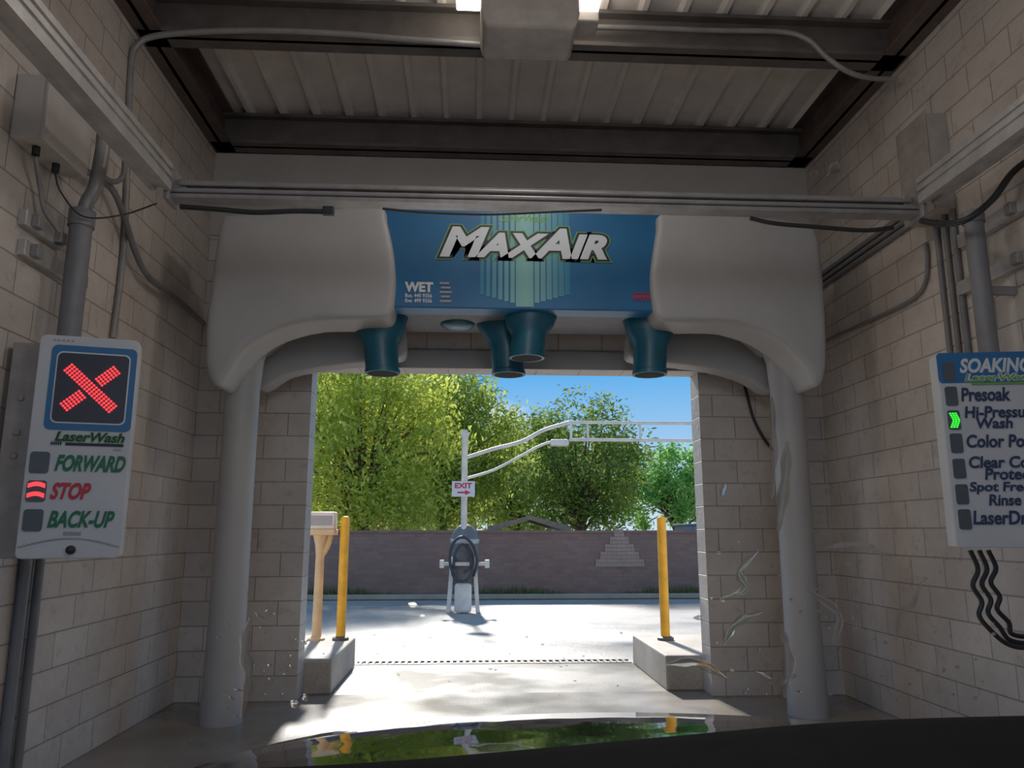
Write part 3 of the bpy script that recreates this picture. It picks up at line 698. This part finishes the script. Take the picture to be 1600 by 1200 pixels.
house('small tan gabled shed roof behind brick wall right of vacuum post', P(790, 810, Y=18.6).x, P(862, 810, Y=18.6).x, 18.5, 1.42, 1.66, 'housewall', 'paleroof', 1.3)
a, b = P(1076, 815, Y=18.5).x, P(1200, 815, Y=18.5).x
bn = thing('storage_container', 'blue-grey metal container top showing over brick wall at right', 'container', ((a+b)/2, 19.2, 0))
MB().box(a, b, 18.5, 19.8, 0, 1.54).build('body', 'bluemetal', bn, bevel=.03)
g = MB(); x = a+.1
while x < b: g.box(x, x+.06, 18.46, 18.5, .1, 1.5); x += .25
g.build('ribs', 'bluemetal', bn)
MB().box(a-.04, b+.04, 18.45, 19.85, 1.54, 1.58).build('lid', 'bluemetal', bn, bevel=.01)

# ------------------------------------------------------------------ the car the view is from
car = thing('car', 'dark car front with hood and black dashboard at bottom', 'car', (.3, 1.2, 0))
prof = [(.85,1.03),(1.2,1.025),(1.55,1.01),(1.8,.99),(1.98,.965),(2.08,.92),(2.14,.84),(2.17,.6),(2.12,.3)]
ss = [-1+.1*k for k in range(21)]
hv, hf = [], []
for j, (y, z) in enumerate(prof):
    for i, s in enumerate(ss):
        w = .95-.05*max(0, (y-1.5))**2*4; zz = z-(.03*s*s+.06*abs(s)**8)*(1 if z > .7 else .3); yy = y-.2*s*s*(y-.85)/1.25
        hv.append((.3+s*w, yy, zz))
n = len(ss)
for j in range(len(prof)-1):
    for i in range(n-1): hf.append((j*n+i, j*n+i+1, (j+1)*n+i+1, (j+1)*n+i))
for sgi in (0, n-1):
    base = len(hv)
    for j in range(len(prof)): v = hv[j*n+sgi]; hv.append((v[0], v[1], .3))
    for j in range(len(prof)-1): hf.append((j*n+sgi, (j+1)*n+sgi, base+j+1, base+j))
hd = MB(); hd.add(hv, hf); hd.build('hood', 'hood', car, smooth=60)
for sx in (-.46, 1.06):
    MB().rings([[(x, 1.45+r*math.cos(2*PI*k/24), .31+r*math.sin(2*PI*k/24)) for k in range(24)] for r, x in ((.24, sx-.1), (.31, sx-.08), (.31, sx+.08), (.24, sx+.1))]).build('wheel', 'black', car, smooth=40)
edge = [(-80,1208),(150,1206),(330,1202),(500,1196),(650,1186),(800,1173),(1000,1155),(1150,1141),(1280,1130),(1450,1122),(1700,1116)]
ep = smooth_path([P(x, y, Y=.72) for x, y in edge], 4)
db = MB(); db.rings([[p, p+Vector((0,-.03,.003)), p+Vector((0,-.3,-.03)), p+Vector((0,-.32,-.3)), p+Vector((0,.02,-.3)), p+Vector((0,.02,-.03))] for p in ep]).build('dashboard', 'dash', car, smooth=50)

# ------------------------------------------------------------------ water on the windscreen (slanted plane)
NRM = Vector((0, .8, .6)).normalized(); EX = Vector((1,0,0)); EY = NRM.cross(EX)
def W_(px, py):
    d = cf + cr*((px-800)/F) + cu_*((600-py)/F)
    p0 = Vector((0, .8, 1.2)); t_ = (p0-CAM).dot(NRM)/d.dot(NRM)
    return CAM+d*t_, t_
wd = MB()
def blob(px, py, w, h, ang=0, n=14, hgt=.3):
    p, t_ = W_(px, py); k = t_/F
    e1 = EX*math.cos(ang)+EY*math.sin(ang); e2 = -EX*math.sin(ang)+EY*math.cos(ang)
    rs = []
    for z, q in ((0, 1), (.4, .9), (.75, .65), (1, .25)):
        rs.append([p+e1*w*k*q*math.cos(2*PI*i/n)*(1+.18*math.sin(3*2*PI*i/n+px))+e2*h*k*q*math.sin(2*PI*i/n)*(1+.15*math.cos(2*2*PI*i/n+py))-NRM*min(w, h)*k*hgt*z for i in range(n)])
    wd.rings(rs)
SS = (-1, -.75, -.4, 0, .4, .75, 1)
def run(pts, w, hgt=.12):
    pp_ = smooth_path([Vector((a, b, 0)) for a, b in pts], 7); rs = []; m = len(pp_)
    for i, q in enumerate(pp_):
        tg = (pp_[min(i+1, m-1)]-pp_[max(i-1, 0)]).normalized(); nx = Vector((-tg.y, tg.x, 0))
        f_ = w*math.sqrt(max(.02, math.sin(PI*(i+.4)/(m-.2))))*(1+.25*math.sin(i*1.1+pts[0][0]))
        ring = []
        for s_ in SS:
            b, t_ = W_(q.x+nx.x*f_*s_, q.y+nx.y*f_*s_); ring.append(b-NRM*f_*t_/F*hgt*(1-s_*s_))
        b, t_ = W_(q.x, q.y); ring.append(b+NRM*.0002)
        rs.append(ring)
    wd.rings(rs)
for a in ((1302,266,10,13,0),(1272,272,6,5,0),(462,1100,8,12,.3),(478,1090,6,8,0),(1130,765,5,12,.2),(1092,965,8,5,0),(405,962,9,4,.9),(420,955,5,4,0),(1325,880,5,4,0),(1442,905,7,5,0),(645,945,7,5,.4),(660,962,4,3,0)): blob(*a)
for pts, w_ in (([(1185,860),(1155,893),(1165,920),(1125,935)], 6), ([(1190,955),(1150,975),(1130,1008)], 7), ([(1230,690),(1226,760),(1216,830)], 9), ([(1206,620),(1209,700),(1205,780)], 6),
    ([(1218,980),(1232,1030),(1226,1090)], 10), ([(1440,910),(1425,945),(1405,960),(1400,1000)], 5), ([(392,965),(382,1010),(388,1060),(378,1120)], 9),
    ([(1040,1038),(1090,1035),(1135,1060)], 7), ([(1260,920),(1310,960),(1300,1010)], 6), ([(1280,860),(1340,850),(1390,870)], 5), ([(1180,1050),(1210,1065),(1245,1055)], 6)): run(pts, w_)
random.seed(21)
for i in range(70):
    x = random.uniform(1110, 1570); y = random.uniform(840, 1095); r = random.uniform(1.5, 3.6); blob(x, y, r*random.uniform(.9, 1.8), r, random.uniform(0, 1.2), 8)
for i in range(24):
    x = random.uniform(340, 480); y = random.uniform(930, 1120); r = random.uniform(1.5, 3.4); blob(x, y, r*random.uniform(.9, 1.8), r, random.uniform(0, 1.2), 8)
for i in range(26):
    x = random.uniform(500, 1100); y = random.uniform(985, 1105); r = random.uniform(1.2, 2.6); blob(x, y, r*random.uniform(.9, 1.8), r, random.uniform(0, 1.2), 8)
tag(wd.build('water_drops', 'water', smooth=80), 'clear water drops and short runs clinging to the wet windshield', 'water drops', kind='stuff')

# ------------------------------------------------------------------ light
w = bpy.data.worlds.new('World'); SC.world = w; w.use_nodes = True
wn, wl = w.node_tree.nodes, w.node_tree.links
bg = wn['Background']; tc = wn.new('ShaderNodeTexCoord'); sp = wn.new('ShaderNodeSeparateXYZ'); rp_ = wn.new('ShaderNodeValToRGB')
wl.new(tc.outputs['Generated'], sp.inputs[0]); wl.new(sp.outputs[2], rp_.inputs[0])
e = rp_.color_ramp.elements; e[0].position = 0; e[0].color = rgb(200,224,240); e[1].position = .8; e[1].color = rgb(92,142,202)
e2 = rp_.color_ramp.elements.new(.2); e2.color = rgb(88,170,236)
nz = wn.new('ShaderNodeTexNoise'); nz.inputs['Scale'].default_value = 3.2; nz.inputs['Detail'].default_value = 6
mp = wn.new('ShaderNodeMapping'); mp.inputs['Scale'].default_value = (1, 1, 3.5); wl.new(tc.outputs['Generated'], mp.inputs[0]); wl.new(mp.outputs[0], nz.inputs['Vector'])
r2 = wn.new('ShaderNodeValToRGB'); r2.color_ramp.elements[0].position = .58; r2.color_ramp.elements[1].position = .76; wl.new(nz.outputs['Fac'], r2.inputs[0])
mx = wn.new('ShaderNodeMix'); mx.data_type = 'RGBA'; wl.new(r2.outputs[0], mx.inputs[0]); wl.new(rp_.outputs[0], mx.inputs[6]); mx.inputs[7].default_value = rgb(245,248,250)
wl.new(mx.outputs[2], bg.inputs[0]); bg.inputs[1].default_value = 1.0
def lamp(kind, name, loc, energy, color=(1,1,1), size=None, direction=None):
    l = bpy.data.lights.new(name, kind); l.energy = energy; l.color = color
    if size and kind == 'AREA': l.size = size
    if size and kind == 'POINT': l.shadow_soft_size = size
    o = bpy.data.objects.new(name, l); COL.objects.link(o); o.location = loc
    if direction: o.rotation_euler = Vector(direction).to_track_quat('-Z', 'Y').to_euler()
    return o
s = lamp('SUN', 'sun', (0, 20, 20), 7.2, (1, .96, .9), direction=(.075, -.80, -.59)); s.data.angle = math.radians(3.5)
lamp('AREA', 'bay_lamp_and_fill', (.4, 4.78, zl-.02), 12, (1, .95, .9), .4, (0, 0, -1))
lamp('POINT', 'bay_lamp_and_fill', (.4, 2.4, 3.7), 32, (1, .95, .91), .4); lamp('POINT', 'bay_lamp_and_fill', (.4, -2.0, 4.2), 30, (1, .95, .91), .4)  # these two are unseen fill lights, added to brighten the bay and deck
SC.view_settings.view_transform = 'Standard'
SC.view_settings.exposure = 0
SC.view_settings.gamma = 1.12
for o in list(COL.objects):
    if '_o' in o: del o['_o']
